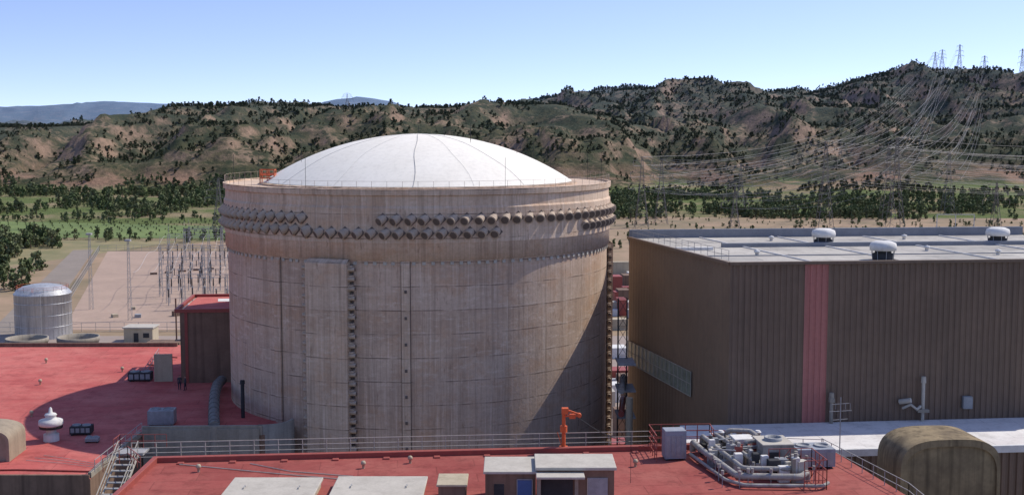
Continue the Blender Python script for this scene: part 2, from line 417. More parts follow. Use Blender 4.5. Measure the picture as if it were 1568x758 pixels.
def f5():
    y=rnd.uniform(520,720); x=rnd.uniform(.06,.46)*y
    return (x,y,-.2,rnd.choice((.1,.14,.2,.35)))
belt(420,f5)
scatter('riverside_trees',pts,cv)

# ------------------------------------------------------------------ containment building
cont=empty('containment_building')
q=B()
q.lathe(CX,CY,[(22.2,0),(22.2,36.9)],160,M_wall)
q.lathe(CX,CY,[(22.2,36.9),(22.48,36.95),(22.48,38.6),(22.58,38.7)],160,M_wall)
q.obj('cylinder_wall',cont)
q=B()
q.lathe(CX,CY,[(22.58,38.7),(22.58,42.2),(22.42,42.4),(22.38,43.4),(22.6,43.5),(22.65,44.1),(22.3,44.12),(22.25,43.9),(18.6,43.85),(18.6,44.05),(18.0,44.1)],160,M_collar,smooth=False)
q.obj('ring_girder',cont)
q=B()
Rs=(18.1**2+5.5**2)/(2*5.5); prof=[]
for i in range(25):
    r=18.05*(1-i/24); prof.append((max(r,.02),44.1+math.sqrt(Rs*Rs-r*r)-(Rs-5.5)))
q.lathe(CX,CY,prof,96,M_dome)
q.obj('dome',cont)
q=B()
def sph(r,th,z): return Vector((CX+r*math.sin(th),CY-r*math.cos(th),z))
def domez(r): return 44.1+math.sqrt(Rs*Rs-r*r)-(Rs-5.5)
for th,w in ((.04,.03),(-.9,.015),(.75,.015),(-.45,.01),(.4,.01)):
    q.tube([sph(18*(1-i/16)+.01,th+ (.01*math.sin(i*.8)),domez(18*(1-i/16))+.03) for i in range(17)],w,4,M_grey)
for r,th,h in ((6,-1.1,1.6),(7,1.1,2.0),(12,1.3,3.2),(14,-1.2,3.),(.1,0,1.),(8,.9,1.6),(15,2.,2.5),(4,.9,1.2),(5,-2.,1.2)):
    q.bar(sph(r,th,domez(r)),sph(r,th,domez(r)+h),.04,M_dark)
for th in (-1.9,-1.45,-.5,.5,1.5,1.9,2.3): q.bar(sph(21.5,th,43.9),sph(21.5,th,47.2),.035,M_dark)
q.obj('dome_cable_and_lightning_rods',cont)
# tendon anchor stubs on girder
q=B()
def stub(deg,z):
    th=R(deg+random.uniform(-.2,.2)); n=Vector((math.sin(th),-math.cos(th),0)); t=Vector((math.cos(th),math.sin(th),0))
    p=sph(22.45,th,z); d=(n*.66-t*.55-Vector((0,0,.42))).normalized()
    if deg<-40: d=(n*.45-t*.35-Vector((0,0,.5))).normalized()
    q.cyl(p-d*.45,p+d*.62,.47,.47,12,M_anchor,True)
    q.cyl(p+d*.62,p+d*.68,.52,.52,12,M_anchor,True); q.cyl(p+d*.68,p+d*.72,.40,.38,10,M_mouth,True)
    a=p+n*.02-Vector((0,0,.05))
    pr_=[a-t*.68,a+Vector((0,0,.66)),a+t*.68,a-Vector((0,0,.66))]
    q.add([x-n*.2 for x in pr_]+[x+n*.2 for x in pr_],[(0,1,5,4),(1,2,6,5),(2,3,7,6),(3,0,4,7),(4,5,6,7)],M_mouth if deg<60 else M_anchor)
dd=3.62
a=-5.
while a<86: stub(a,41.15); a+=dd
a=-26.
while a<28: stub(a,39.75); a+=dd
a=-82.
while a<-27: stub(a,41.2); stub(a+1.5,39.95); a+=dd
a=57.
while a<90: stub(a,39.95); a+=dd
a=90.
while a<270: stub(a,41.1); a+=dd
q.obj('tendon_anchors',cont)
# pilasters
q=B()
def pil(deg,w,dep,z0,z1,mat,bumps):
    th=R(deg); 
    hw=w/2/22.2
    q.lathe(CX,CY,[(22.0,z0),(22.2+dep,z0),(22.2+dep,z1-.4),(22.15+dep*.4,z1)],6,mat,th-hw,th+hw,False)
    for sg in (-1,1):
        a=th+sg*hw; q.add([sph(22.,a,z0),sph(22.2+dep,a,z0),sph(22.2+dep,a,z1-.4),sph(22.1,a,z1)],[(0,1,2,3)],mat)
        if bumps:
            q.bar(sph(22.3,a+sg*.012,z0),sph(22.3,a+sg*.012,z1-.5),.2,M_mouth)
            z=z0+.6
            while z<z1-.6:
                t=Vector((math.cos(a),math.sin(a),0))*sg
                c0=sph(22.2+dep*.5,a,z)
                q.cyl(c0-t*.1,c0+t*.72,.27,.22,8,M_anchor,True,M_mouth)
                c1=sph(22.2+dep*.45,a,z)+t*.2; q.box(c1.x,c1.y,z+.22,z+.40,.5,.5,M_anchor,a)
                z+=.98
pil(-20.,4.5,1.15,6,37.0,M_collar,True)
pil(97.,4.9,.85,6,37.0,M_collar,True)
pil(217.,4.9,.85,6,37.0,M_collar,True)
pil(0.6,.85,.25,6,36.9,M_collar,False)
pil(-37.7,.9,.25,6,36.9,M_wall,False)
for dg in (-38.9,-36.5,-.6,1.8): q.bar(sph(22.22,R(dg),6),sph(22.22,R(dg),36.8),.06,M_mouth)
q.obj('buttresses',cont)
q=B()
for i in range(84):
    th=R(-90+i*2.5+ random.uniform(-.4,.4)); c0=sph(22.28,th,36.5)
    q.box(c0.x,c0.y,36.45,36.75,.35,.14,M_conc_l,th)
for i in range(9):
    c0=sph(22.45,R(.6),12+i*2.7); q.box(c0.x,c0.y,12+i*2.7,12.3+i*2.7,.25,.2,M_mouth,0)
q.obj('inspection_plates',cont)
q=B()
pts_=[sph(22.45,R(4*i),44.1) for i in range(91)]
for i in range(0,90):
    q.bar(pts_[i],pts_[i]+Vector((0,0,.8)),.03,M_anchor)
    q.bar(pts_[i]+Vector((0,0,.8)),pts_[i+1]+Vector((0,0,.8)),.022,M_anchor)
q.obj('rim_railing',cont)
q=B()
for dx in (0,.8,1.6):
    for dy in (0,1.1):
        q.bar((-28.6+dx,141+dy,44),(-28.6+dx,141+dy,45.6),.09,M_orange)
for z in (44.6,45.1,45.55):
    for dy in (0,1.1): q.bar((-28.6,141+dy,z),(-27.0,141+dy,z),.09,M_orange)
    for dx in (0,1.6): q.bar((-28.6+dx,141,z),(-28.6+dx,142.1,z),.09,M_orange)
q.box(-27.8,141.55,44.9,45.0,1.6,1.1,M_orange)
q.obj('orange_scaffold')

# ------------------------------------------------------------------ turbine hall
A=(20.9,118.0); Bk=(13.9,146.7); Cf=(60.0,122.0); Cb=(62.5,151.6)
th_=empty('turbine_hall')
def corr(q,p0,p1,z0,z1,pitch,dep,matf):
    p0,p1=Vector((*p0,0)),Vector((*p1,0)); L=(p1-p0).length; d=(p1-p0)/L; n=Vector((d.y,-d.x,0))
    k=int(L/pitch); prof=[]
    for i in range(k):
        s0=i*L/k; pw=L/k
        prof+=[(s0,0),(s0+.38*pw,0),(s0+.5*pw,dep),(s0+.88*pw,dep)]
    prof.append((L,0))
    for (a,b_),(c,e) in zip(prof[:-1],prof[1:]):
        u=p0+d*a+n*b_; w=p0+d*c+n*e
        q.add([(u.x,u.y,z0),(w.x,w.y,z0),(w.x,w.y,z1),(u.x,u.y,z1)],[(0,1,2,3)],matf((a+c)/2))
q=B()
corr(q,A,Cf,15,37.2,.58,.09,lambda s:M_pink if 7.3<s<9.75 else M_clad)
corr(q,Bk,A,10,37.2,.9,.02,lambda s:M_clad2)
q.prism([(Bk[0]+.3,Bk[1]),Cb,Cf,(A[0]+.2,A[1]+.3)],10,37.1,M_clad)
q.obj('cladding_walls',th_)
q=B()
q.add([(A[0]+.1,A[1]+.1,37.3),(Cf[0],Cf[1]+.1,37.3),(Cb[0],Cb[1],37.3),(Bk[0]+.1,Bk[1],37.3)],[(0,1,2,3)],M_troof)
q.obj('roof',th_)
q=B()
def beam(q,p,r,z0,z1,w,mat):
    p,r=Vector((*p,0)),Vector((*r,0)); d=r-p; c0=(p+r)/2
    q.box(c0.x,c0.y,z0,z1,d.length,w,mat,math.atan2(d.y,d.x))
beam(q,(A[0]-.1,A[1]-.12),(Cf[0],Cf[1]-.1),37.2,37.5,.36,M_clad)
beam(q,(Bk[0]-.1,Bk[1]),(A[0]-.1,A[1]),37.2,37.5,.36,M_clad2)
beam(q,Bk,Cb,36.5,38.3,.4,M_trim)
beam(q,(22.9,135.),(60,138.6),37.3,37.75,.5,M_trim)
for s_ in (8,17,27,36): beam(q,(A[0]+s_*.995+.3,A[1]+.1*s_+.4),(Bk[0]+s_*1.05,Bk[1]-.6+.1*s_),37.3,37.42,.18,M_white)
beam(q,(19.3,125.),(60,129.2),37.3,37.4,.2,M_trim)
beam(q,(17.5,131.8),(21.5,132.2),37.3,37.6,.5,M_white)
q.rail([(A[0]-.6+.6,A[1]+1.,37.5),(Bk[0]+.4,Bk[1]-.4,37.5)],1.0,M_galv,(1.,.5),1.8,.04)
q.obj('parapet_and_railing',th_)
q=B()
dW=Vector((Bk[0]-A[0],Bk[1]-A[1],0)); LW=dW.length; dW/=LW; nW=Vector((-dW.y,dW.x,0))
def wp(L,z,o): v=Vector((A[0],A[1],0))+dW*L+nW*o; return (v.x,v.y,z)
L0,L1,z0,z1=9.2,29.2,22.5,25.1
q.add([wp(L0,z0,.12),wp(L1,z0,.12),wp(L1,z1,.12),wp(L0,z1,.12)],[(3,2,1,0)],M_glass)
k=16
for i in range(k+1):
    L=L0+(L1-L0)*i/k; q.bar(wp(L,z0,.16),wp(L,z1,.16),.05,M_conc_l)
for z in (z0,(z0+z1)/2,z1): q.bar(wp(L0,z,.17),wp(L1,z,.17),.06,M_conc_l)
q.obj('strip_window',th_)
q=B()
def roofvent(x,y,z,r):
    q.lathe(x,y,[(r*.8,z),(r*.8,z+.5*r),(r*.62,z+.55*r),(r*.62,z+.75*r)],20,M_dark)
    q.lathe(x,y,[(r*.62,z+.72*r),(r,z+.75*r),(r*1.02,z+1.05*r),(r*.95,z+1.3*r),(r*.6,z+1.45*r),(.02,z+1.5*r)],24,M_white)
    for i in range(8):
        t=i*math.pi/4; q.bar((x+r*.8*math.sin(t),y-r*.8*math.cos(t),z),(x+r*.9*math.sin(t),y-r*.9*math.cos(t),z+.8*r),.05,M_grey)
for (x,y) in ((34.6,137.3),(36.6,121.8),(54.6,139.)):
    roofvent(x,y,37.3,1.28)
for (x,y) in ((25.,126.),(44.,131.),(50.,127.),(30.,143.),(46.,145.)): 
    q.lathe(x,y,[(.2,37.3),(.2,37.6),(.32,37.62),(.3,37.8),(.02,37.9)],10,M_white)
q.obj('roof_ventilators',th_)
q=B()
def fy(x): return 118+.1023*(x-20.9)
def fpipe(x,z0,z1,r,m):
    q.cyl((x,fy(x)-.55,z0),(x,fy(x)-.55,z1),r,r,10,m); 
    q.cyl((x,fy(x)-.55,z1-.5),(x,fy(x)-.55,z1+.1),r*1.5,r*1.3,10,m)
fpipe(40.2,21.7,26.,.17,M_conc_l); q.box(40.2,fy(40.2)-.6,22.6,22.9,1.1,.5,M_conc)
fpipe(31.0,21.7,24.6,.18,M_conc)
q.box(31,fy(31)-.6,23.8,24.2,.5,.5,M_conc)
q.tube([(38.2,fy(38)-.4,23.),(38.8,fy(38)-1,23.5),(39.4,fy(38)-1,23.),(39.9,fy(38)-.5,23.2)],.14,8,M_conc_l)
q.cyl((37.9,fy(38)-.3,23.6),(38.8,fy(38)-1.,23.9),.25,.25,8,M_conc_l)
q.box(44.8,fy(44.8)-.3,22.8,24,.9,.5,M_grey)
q.obj('facade_pipes',th_)

q=B()
q.prism([(14.6,107.2),(31,108.),(62,111),(60,121.9),(21,117.9),(16.2,117.6)],10,21.7,M_cbrown,M_wroof)
q.obj('low_annex_building')
q=B()
corr(q,(28.,107.6),(50,109.7),10,21.3,.7,.12,lambda s:M_clad)
q.box(39,108.7,21.3,21.95,23,.4,M_white,TILT)
q.obj('annex_cladding_wall')
def vault(name,cx,cy,z0,z1,w,dep,rise,mat,rz=0.,cut=None):
    q=B(); prof=[]; r=w/2
    for i in range(25):
        t=math.pi*i/24; e=.62
        prof.append((-r*math.copysign(abs(math.cos(t))**e,math.cos(t)), z1-rise+rise*abs(math.sin(t))**e))
    prof=[(-r,z0)]+prof+[(r,z0)]
    c,s_=math.cos(rz),math.sin(rz)
    def W(x,y,z): return (cx+x*c-y*s_,cy+x*s_+y*c,z)
    n=len(prof); f=[W(x,-dep/2,z) for x,z in prof]; g=[W(x,dep/2,z) for x,z in prof]
    q.add(f+g,[(i,i+1,n+i+1,n+i) for i in range(n-1)],mat,True)
    q.add(f,[tuple(range(n))],mat); q.add(g,[tuple(range(n))],mat)
    pin=[(x*.93,z0+(z-z0)*.96) for x,z in prof]
    f1=[W(x,-dep/2-.18,z) for x,z in prof]; f2=[W(x,-dep/2-.18,z) for x,z in pin]; f3=[W(x,-dep/2-.002,z) for x,z in pin]
    q.add(f+f1,[(i,i+1,n+i+1,n+i) for i in range(n-1)],mat,True)
    q.add(f1+f2,[(i,i+1,n+i+1,n+i) for i in range(n-1)],mat)
    q.add(f2+f3,[(i,i+1,n+i+1,n+i) for i in range(n-1)],mat)
    return q.obj(name)
vault('concrete_vault',34.4,98.3,12,25.8,8.2,4.6,2.9,M_olive,TILT)
vault('concrete_vault.001',-51.3,115.8,19.2,22.3,8.4,4.4,1.5,surf('left_vault_concrete',(.36,.29,.21),(.25,.205,.15),.5,.3),0.05)

# ------------------------------------------------------------------ left red roof deck
q=B()
q.prism([(-100,107.9),(-37.5,107.9),(-37.5,123.5),(-25.3,123.9),(-23.6,125.0),(-23.0,127.),(-23.5,134),(-28,147),(-20,165),(-18,178),(-100,175.5)],2,19.2,M_cbrown,M_red)
def cop(p,r,z0,z1,w,m): beam(q,p,r,z0,z1,w,m)
cop((-100,108.05),(-37.6,108.05),19.2,19.55,.3,M_cbrown)
cop((-37.65,108.2),(-37.65,123.3),19.2,19.7,.3,M_conc)
cop((-37.5,123.6),(-25.4,124.0),19.2,20.2,.35,M_conc)
cop((-100,175.3),(-48,175.9),19.2,19.75,.4,M_cbrown)
q.lathe(-25.6,126.9,[(2.95,12),(2.95,20.2),(2.6,20.2),(2.6,19.2)],12,M_conc,-.1,math.pi/2,True)
q.obj('auxiliary_building_red_roof')
q=B()
beam(q,(-37.4,123.3),(-25.7,123.75),10,19.9,.12,M_conc)
q.obj('pit_retaining_wall')
q=B()
q.box(-36.0,157.3,19.2,28.0,10.4,13.9,M_cbrown,TILT,M_red)
for a_,b_ in (((-41.0,149.9),(-30.6,150.9)),((-42.3,163.6),(-32,164.6)),((-41.0,149.9),(-42.3,163.6))):
    beam(q,a_,b_,27.9,28.35,.35,M_redp)
q.add([(-38.,159.,28.03),(-31,159.6,28.03),(-31,162.2,28.03),(-38.6,161.6,28.03)],[(0,1,2,3)],M_white)
q.box(-39.8,150.0,19.2,27.9,.35,.2,M_redp,TILT)
beam(q,(-41.2,149.95),(-30.6,150.95),24.4,24.6,.12,M_conc)
for s_ in (2.6,5.2,7.8): q.box(-41.2+s_,150.02+s_*.094,19.2,27.8,.12,.12,M_cbrown,TILT)
q.box(-43.0,151.,19.2,22.6,2.2,.3,M_cream,TILT)
q.obj('red_roofed_concrete_building')
q=B()
q.lathe(-46.0,121.6,[(.75,19.2),(.75,19.9),(.5,20.0),(.45,20.7),(1.1,20.75),(1.2,20.9),(1.15,21.3),(.55,21.45),(.5,21.7),(.62,21.8),(.5,21.95),(.2,22.05),(.14,22.5),(.02,22.6)],24,M_white)
q.lathe(-46.0,121.6,[(.46,20.45),(1.12,20.5),(1.12,20.7)],24,M_dark)
q.obj('mushroom_roof_vent')
def unit(name,x,y,z,sx,sy,h,mat,rz=TILT,fan=True):
    q=B()
    q.box(x,y,z+.15,z+h,sx,sy,mat,rz)
    for i in (-1,1):
        q.box(x+i*sx*.4*math.cos(rz),y+i*sx*.4*math.sin(rz),z,z+.15,.15,sy,M_dark,rz)
    n=4
    for i in range(n):
        c0=-sx*.36+sx*.24*i; q.box(x+c0*math.cos(rz)+(sy/2)*math.sin(rz),y+c0*math.sin(rz)-(sy/2)*math.cos(rz),z+.3,z+h*.85,sx*.18,.05,M_grey,rz)
    if fan:
        for i in (-1,1):
            q.lathe(x+i*sx*.24,y,[(min(sx*.2,sy*.4),z+h),(min(sx*.2,sy*.4),z+h+.12),(min(sx*.17,sy*.34),z+h+.12),(min(sx*.17,sy*.34),z+h+.02),(.01,z+h+.02)],14,M_grey)
    return q.obj(name)
unit('air_conditioning_unit',-36.9,128.6,19.2,2.7,1.8,1.6,M_grey)
unit('roof_ventilation_box',-43.9,124.3,19.2,2.1,1.4,.9,M_dark)
unit('roof_ventilation_box.001',-46.0,151.5,19.2,2.8,1.5,1.1,M_dark)
unit('louvre_box',-41.7,121.,19.2,1.3,.8,.5,M_grey)
for x,y in ((-68.,150.),(-57.5,149.),(-62.,163.),(-52.,132.),(-50,157)):
    q=B(); q.lathe(x,y,[(.1,19.2),(.1,19.5),(.2,19.55),(.22,19.72),(.15,19.87),(.02,19.9)],12,M_cream); q.obj('roof_ball_vent')
q=B()
for k_ in range(3): q.tube([(-45.5+k_*.5,113.8+k_*.9,19.3),(-42,112.9+k_*.8,19.3),(-37.9,111.3+k_*.5,19.3)],.03,5,M_conc_l)
q.tube([(-52,110.2,19.3),(-45,110.6,19.3),(-37.9,110.,19.3)],.08,5,M_redp)
q.obj('roof_cables')
q=B()
q.rail([(-48.4,168.,19.2),(-46.9,159.,19.2),(-46.2,153.2,19.2)],1.1,M_galv,(1.,.5),1.8,.05)
for y_ in (154,160,166): q.tube([(-48.5+ (168-y_)*.1,y_,19.6),(-45.2,y_-.5,19.5)],.1,5,M_redp)
q.obj('roof_edge_railing')
q=B()
path=[]
for i in range(30):
    t=i/29; path.append(Vector((-34.9+4.6*t**1.3,147.5-23.5*t,19.9+1.1*math.sin(min(1,t*1.2)*math.pi)*.6+.2)))
for i,(a_,b_) in enumerate(zip(path[:-1],path[1:])):
    q.cyl(a_,b_,.60 if i%2 else .53,.60 if i%2 else .53,10,M_duct)
q.cyl(path[-1],path[-1]-Vector((0,.5,5.5)),.55,.55,10,M_conc)
q.obj('ribbed_duct')
q=B(); q.cyl((-29.0,131.5,19.2),(-29.0,131.5,23.0),.2,.2,10,M_dark); q.cyl((-29,131.5,22.9),(-29,131.5,23.3),.28,.24,10,M_dark); q.obj('vent_stack')

# ------------------------------------------------------------------ foreground red roof
def edge(x): return 98.65+.094*x
q=B()
q.prism([(-28.1,edge(-28.1)),(-28.,72),(28.6,72),(28.4,86),(26.2,edge(26.2)-1.8),(17.5,edge(17.5))][::-1],4,24,M_cbrown,M_red2)
q.obj('control_building_red_roof')
q=B()
beam(q,(-28.3,edge(-28.3)-.2),(17.5,edge(17.5)-.2),24,24.42,.5,M_redp)
beam(q,(-28.1,edge(-28.1)-.1),(-28.,72),24,24.45,.4,M_redp)
beam(q,(-28.3,edge(-28.3)+.5),(17.5,edge(17.5)+.5),23.4,24.1,.9,M_conc)
for x_ in range(-26,17,4): q.box(x_,edge(x_)-.9,24,24.12,.5,.5,M_redp,TILT)
q.obj('roof_kerb')
q=B()
q.rail([(-30.2,edge(-30.2)+.75,24.1),(11.8,edge(11.8)+.75,24.1)],1.25,M_conc_l,(1.,.66,.33,.06),1.9,.055)
q.rail([(11.8,edge(11.8)+.75,24.1),(17.6,edge(17.6)+.4,24.1)],1.25,M_redp,(1.,.5),1.2,.05)
q.obj('walkway_railing')
q=B()
for i in range(16):
    t=i/15; q.box(-31.1,98.5-9*t,23.95-4.6*t,24.02-4.6*t,1.5,.35,M_galv)
for s_ in (-.8,.8):
    q.bar((-31.1+s_,98.6,23.9),(-31.1+s_,89.4,19.2),.12,M_conc_l)
    q.bar((-31.1+s_,98.6,25.0),(-31.1+s_,89.4,20.3),.06,M_conc_l); q.bar((-31.1+s_,98.6,24.5),(-31.1+s_,89.4,19.8),.05,M_conc_l)
    for i in range(7):
        t=i/6; q.bar((-31.1+s_,98.5-9*t,23.9-4.6*t),(-31.1+s_,98.5-9*t,25-4.6*t),.05,M_conc_l)
q.box(-31.1,99.4,23.8,24.0,2.4,1.8,M_galv)
q.rail([(-32.3,98.6,24),(-32.3,100.3,24),(-28.5,100.4,24)],1.1,M_redp,(1.,.5),1.,.05)
q.rail([(-33.,98.,22.6),(-30.5,96.5,24.0),(-28.6,93.5,24)],1.1,M_redp,(1.,.5),1.,.05)
q.obj('metal_staircase')
q=B()
q.prism([(-37.6,88),(-33.6,88),(-33.6,104),(-37.6,107.8)],4,17.5,M_cbrown,M_conc)
q.rail([(-37.2,122.5,19.7),(-37.2,108.3,19.7)],1.1,M_galv,(1.,.5),1.8,.05)
q.obj('side_passage_walls')
sheet('pit_floor',[(-38,100),(14.5,100),(14.5,150),(-38,125)],11.5,M_conc)
def hatch(name,x,y,z1,sx,sy):
    q=B(); q.box(x,y,24,z1-.18,sx-.3,sy-.3,M_cream,0.0); q.box(x,y,z1-.18,z1,sx,sy,M_conc_l,0.0,None,.04)
    for i in (-1,1): q.tube([(x+i*sx*.3,y-.3,z1),(x+i*sx*.3,y-.3,z1+.12),(x+i*sx*.3,y+.3,z1+.12),(x+i*sx*.3,y+.3,z1)],.03,5,M_grey)
    q.obj(name)
hatch('roof_hatch',-17.1,86.3,24.7,6.5,5.6)
hatch('roof_hatch.001',-9.5,86.6,24.7,6.6,5.6)
q=B(); q.box(-4.2,86.,24,25.3,1.9,2.6,M_cbrown); q.box(-4.2,86,25.3,25.45,2.15,2.9,M_cream); q.obj('roof_access_box')
q=B()
q.box(-.1,85.7,24,26.45,3.5,3.7,M_cbrown); q.box(-.1,85.7,26.45,26.62,3.75,4.0,M_conc_l)
q.box(.85,83.82,24,26.,1.0,.12,M_bdoor); q.bar((.35,83.76,24),(.35,83.76,26.05),.06,M_grey); q.bar((.35,83.76,26.05),(1.4,83.76,26.05),.06,M_grey); q.bar((1.4,83.76,24),(1.4,83.76,26.05),.06,M_grey)
q.box(-.9,83.82,24.9,25.7,.7,.08,M_dark)
q.box(4.4,85.4,24,26.75,5.3,3.4,M_cbrown); q.box(4.4,85.4,26.75,26.95,5.6,3.7,M_conc_l)
q.box(3.3,83.2,26.45,26.6,3.3,1.6,M_conc_l)
q.box(3.1,83.65,24,26.3,2.2,.1,M_dark); q.box(4.45,83.66,24,26.35,.25,.12,M_conc); q.box(5.9,83.64,24,26.2,1.4,.08,M_grey)
q.box(5.2,83.62,24.,26.2,.05,.12,M_conc_l); q.box(1.85,83.4,24,26.45,.25,.6,M_conc)
q.obj('rooftop_penthouse')
q=B()
x,y=4.2,edge(4.2)+.1
q.box(x,y,24.1,24.4,.7,.7,M_orange); q.cyl((x,y,24.4),(x,y,27.2),.17,.14,10,M_orange)
q.cyl((x,y,25.6),(x,y,26.1),.3,.3,10,M_orange)
q.box(x+.1,y,27.1,27.6,.55,.5,M_orange); q.bar((x-.1,y,27.55),(x+1.3,y-.3,27.1),.14,M_orange); q.bar((x,y,26.9),(x+1.3,y-.3,27.0),.11,M_orange)
q.box(x+.7,y-.1,26.75,27.1,.5,.4,M_orange); q.cyl((x+1.25,y-.5,27.05),(x+1.25,y-.1,27.05),.18,.18,10,M_orange)
q.bar((x+1.2,y-.3,27),(x+1.2,y-.3,26.2),.03,M_dark)
q.bar((x-.15,y,24.4),(x-.5,y,25.6),.06,M_orange)
q.tube([(x+1.1+5.2*t/8,y-.2,26.9-2.2*t/8-.5*math.sin(math.pi*t/8)) for t in range(9)],.03,4,M_dark)
q.obj('orange_davit_crane')

# right roof equipment -------------------------------------------------
unit('electrical_cabinet',12.9,96.9,24,1.7,1.3,2.4,M_blue,TILT,False)
q=B()
q.rail([(11.4,95.8,24),(11.2,99.6,24),(16.2,99.9,24),(16.2,98.,24)],2.1,M_redp,(1.,.75,.5,.25),1.0,.06)
q.obj('red_scaffold_railing')
q=B()
def pr(pts,r,m=M_lag):
    out=[Vector(pts[0])]
    for a_,b_,c_ in zip(pts[:-2],pts[1:-1],pts[2:]):
        a_,b_,c_=Vector(a_),Vector(b_),Vector(c_); k=min(r*2.2,(b_-a_).length*.45,(c_-b_).length*.45)
        s_=b_+(a_-b_).normalized()*k; e=b_+(c_-b_).normalized()*k
        for i in range(6):
            t=i/5; out.append(s_*(1-t)**2+b_*2*t*(1-t)+e*t*t)
    out.append(Vector(pts[-1])); q.tube(out,r,10,m)
    for a_,b_ in zip(pts[:-1],pts[1:]):
        a_,b_=Vector(a_),Vector(b_); L=(b_-a_).length; d=(b_-a_).normalized()
        s_=.5
        while s_<L-.3:
            q.cyl(a_+d*s_,a_+d*(s_+.06),r*1.05,r*1.05,10,M_grey); s_+=.9
pr([(14.6,98.4,24.2),(14.6,98.4,25.0),(14.9,96.,25.0),(16.6,89.4,24.7),(21.2,89.1,24.7),(22.,90.5,24.7),(22,90.5,24)],.24)
pr([(15.4,98.8,24.2),(15.4,98.8,25.4),(16,95.5,25.3),(17.2,90.4,25.0),(20.8,90.2,25.0),(20.8,92.5,25.0)],.19)
pr([(16.4,98.6,24),(16.4,98.6,25.6),(17.2,95.,25.6),(18.2,92.,25.2),(19.2,91.6,24.2)],.17)
pr([(14.2,96.8,24.4),(15.8,89.8,24.3),(17,88.4,24.3),(22.6,88.2,24.3),(23.2,89.,24.3)],.13)
pr([(17.4,98.9,24),(17.4,98.9,25.8),(19.3,98.6,25.8),(19.5,96.8,25.8)],.2)
pr([(18.1,94.5,24),(18.1,94.5,26.),(19.4,94.9,26.)],.16)
pr([(17.2,93.5,24.4),(18.6,90.9,24.4),(20.5,90.9,24.4)],.13,M_redp)
for i in range(6):
    x_=16.2+i*.75; q.cyl((x_,98.9,24),(x_,98.9,25.4+.25*(i%2)),.24,.24,10,M_lag); q.cyl((x_,98.9,25.4+.25*(i%2)),(x_,98.9,25.55+.25*(i%2)),.3,.18,10,M_white)
rr=random.Random(5)
for i in range(80):
    x_=rr.uniform(15.2,21.8); y_=97.6-(x_-15)*.7+rr.uniform(-3.6,1.8)
    h_=rr.uniform(.2,1.5)
    q.box(x_,y_,24,24.4+h_,rr.uniform(.2,.9),rr.uniform(.15,.7),rr.choice([M_lag,M_grey,M_conc_l,M_white,M_conc,M_dark,M_redp]),rr.choice((0,.094,.4)))
    if i%3==0: q.cyl((x_,y_,24.4+h_),(x_,y_,24.7+h_),.14,.14,8,M_lag)
for i in range(26):
    x_=rr.uniform(15,22.6); y_=rr.uniform(88.5,97); q.bar((x_,y_,24),(x_,y_,25.2),.05,M_grey)
    q.cyl((x_,y_,25.0),(x_,y_,25.3),.12,.12,8,M_lag)
for i in range(12):
    x_=rr.uniform(15,20); y_=rr.uniform(92,98); L_=rr.uniform(1,3); q.tube([(x_,y_,25.3+i*.05),(x_+L_,y_-L_*.3*rr.choice((-1,1)),25.3+i*.05)],.06,6,M_grey)
q.obj('insulated_pipework')
q=B()
q.box(20.2,94.2,24,26.1,2.4,2.8,M_lag,TILT); q.box(20.2,94.2,26.1,26.2,2.5,2.9,M_conc_l,TILT)
q.box(18.2,96.4,24,25.9,1.6,1.6,M_white,TILT); q.box(18.9,92.,24,25.1,1.2,1.1,M_conc_l,TILT)
q.box(20.0,92.72,24.5,25.6,.9,.08,M_dark,TILT)
q.lathe(20.2,94.2,[(.7,26.2),(.7,26.45),(.6,26.45),(.6,26.25),(.02,26.25)],16,M_grey)
q.obj('air_handling_unit')
unit('chiller_unit',23.4,94.9,24,3.0,2.2,1.55,M_blue,TILT)
q=B()
q.rail([(19.3,91.4,24),(22.6,91.7,24),(22.9,88.3,24),(21.2,88.0,24)],2.2,M_redp,(1.,.66,.33),.9,.055)
q.bar((19.3,91.4,24),(21,91.6,26.2),.05,M_redp); q.bar((22.6,91.7,24),(22.8,89,26.2),.05,M_redp)
q.obj('red_pipe_support_frame')
q=B()
q.rail([(25.2,edge(25.2)-2.0,24),(28.2,86.2,24),(28.4,80,24)],1.1,M_galv,(1.,.5),1.6,.05)
q.rail([(17.4,99.9,24),(25.2,98.6,24)],1.1,M_galv,(1.,.5),1.6,.05)
q.obj('roof_edge_railing.001')
q=B()
q.bar((26.8,99.5,21.7),(26.8,99.5,28.4),.07,M_galv)
for z_,w in ((27.8,.7),(27.2,.9),(26.5,.6)): q.bar((26.8-w,99.5,z_),(26.8+w,99.5,z_+.1),.045,M_galv)
for i in range(5): q.bar((26.0+i*.4,99.5,27.4),(26.0+i*.4,99.5,27.9),.03,M_galv)
q.obj('antenna_mast')
for x,y in ((-11.5,94.),(-8.,95.5),(9.6,94.5),(-24.,93.)):
    q=B(); q.lathe(x,y,[(.1,24),(.1,24.3),(.18,24.32),(.2,24.45),(.14,24.58),(.02,24.62)],12,M_cream); q.obj('roof_ball_vent')
q=B(); q.tube([(-20.5,95.2,24.06),(-17,93.,24.06),(-12.,91.6,24.06)],.04,4,M_conc_l); q.tube([(-26.,95.,24.06),(-18.,92.4,24.06),(-13.,90.9,24.06)],.04,4,M_conc_l)
q.bar((8.8,90,24),(8.8,90,27.6),.03,M_dark); q.obj('roof_cables.001')

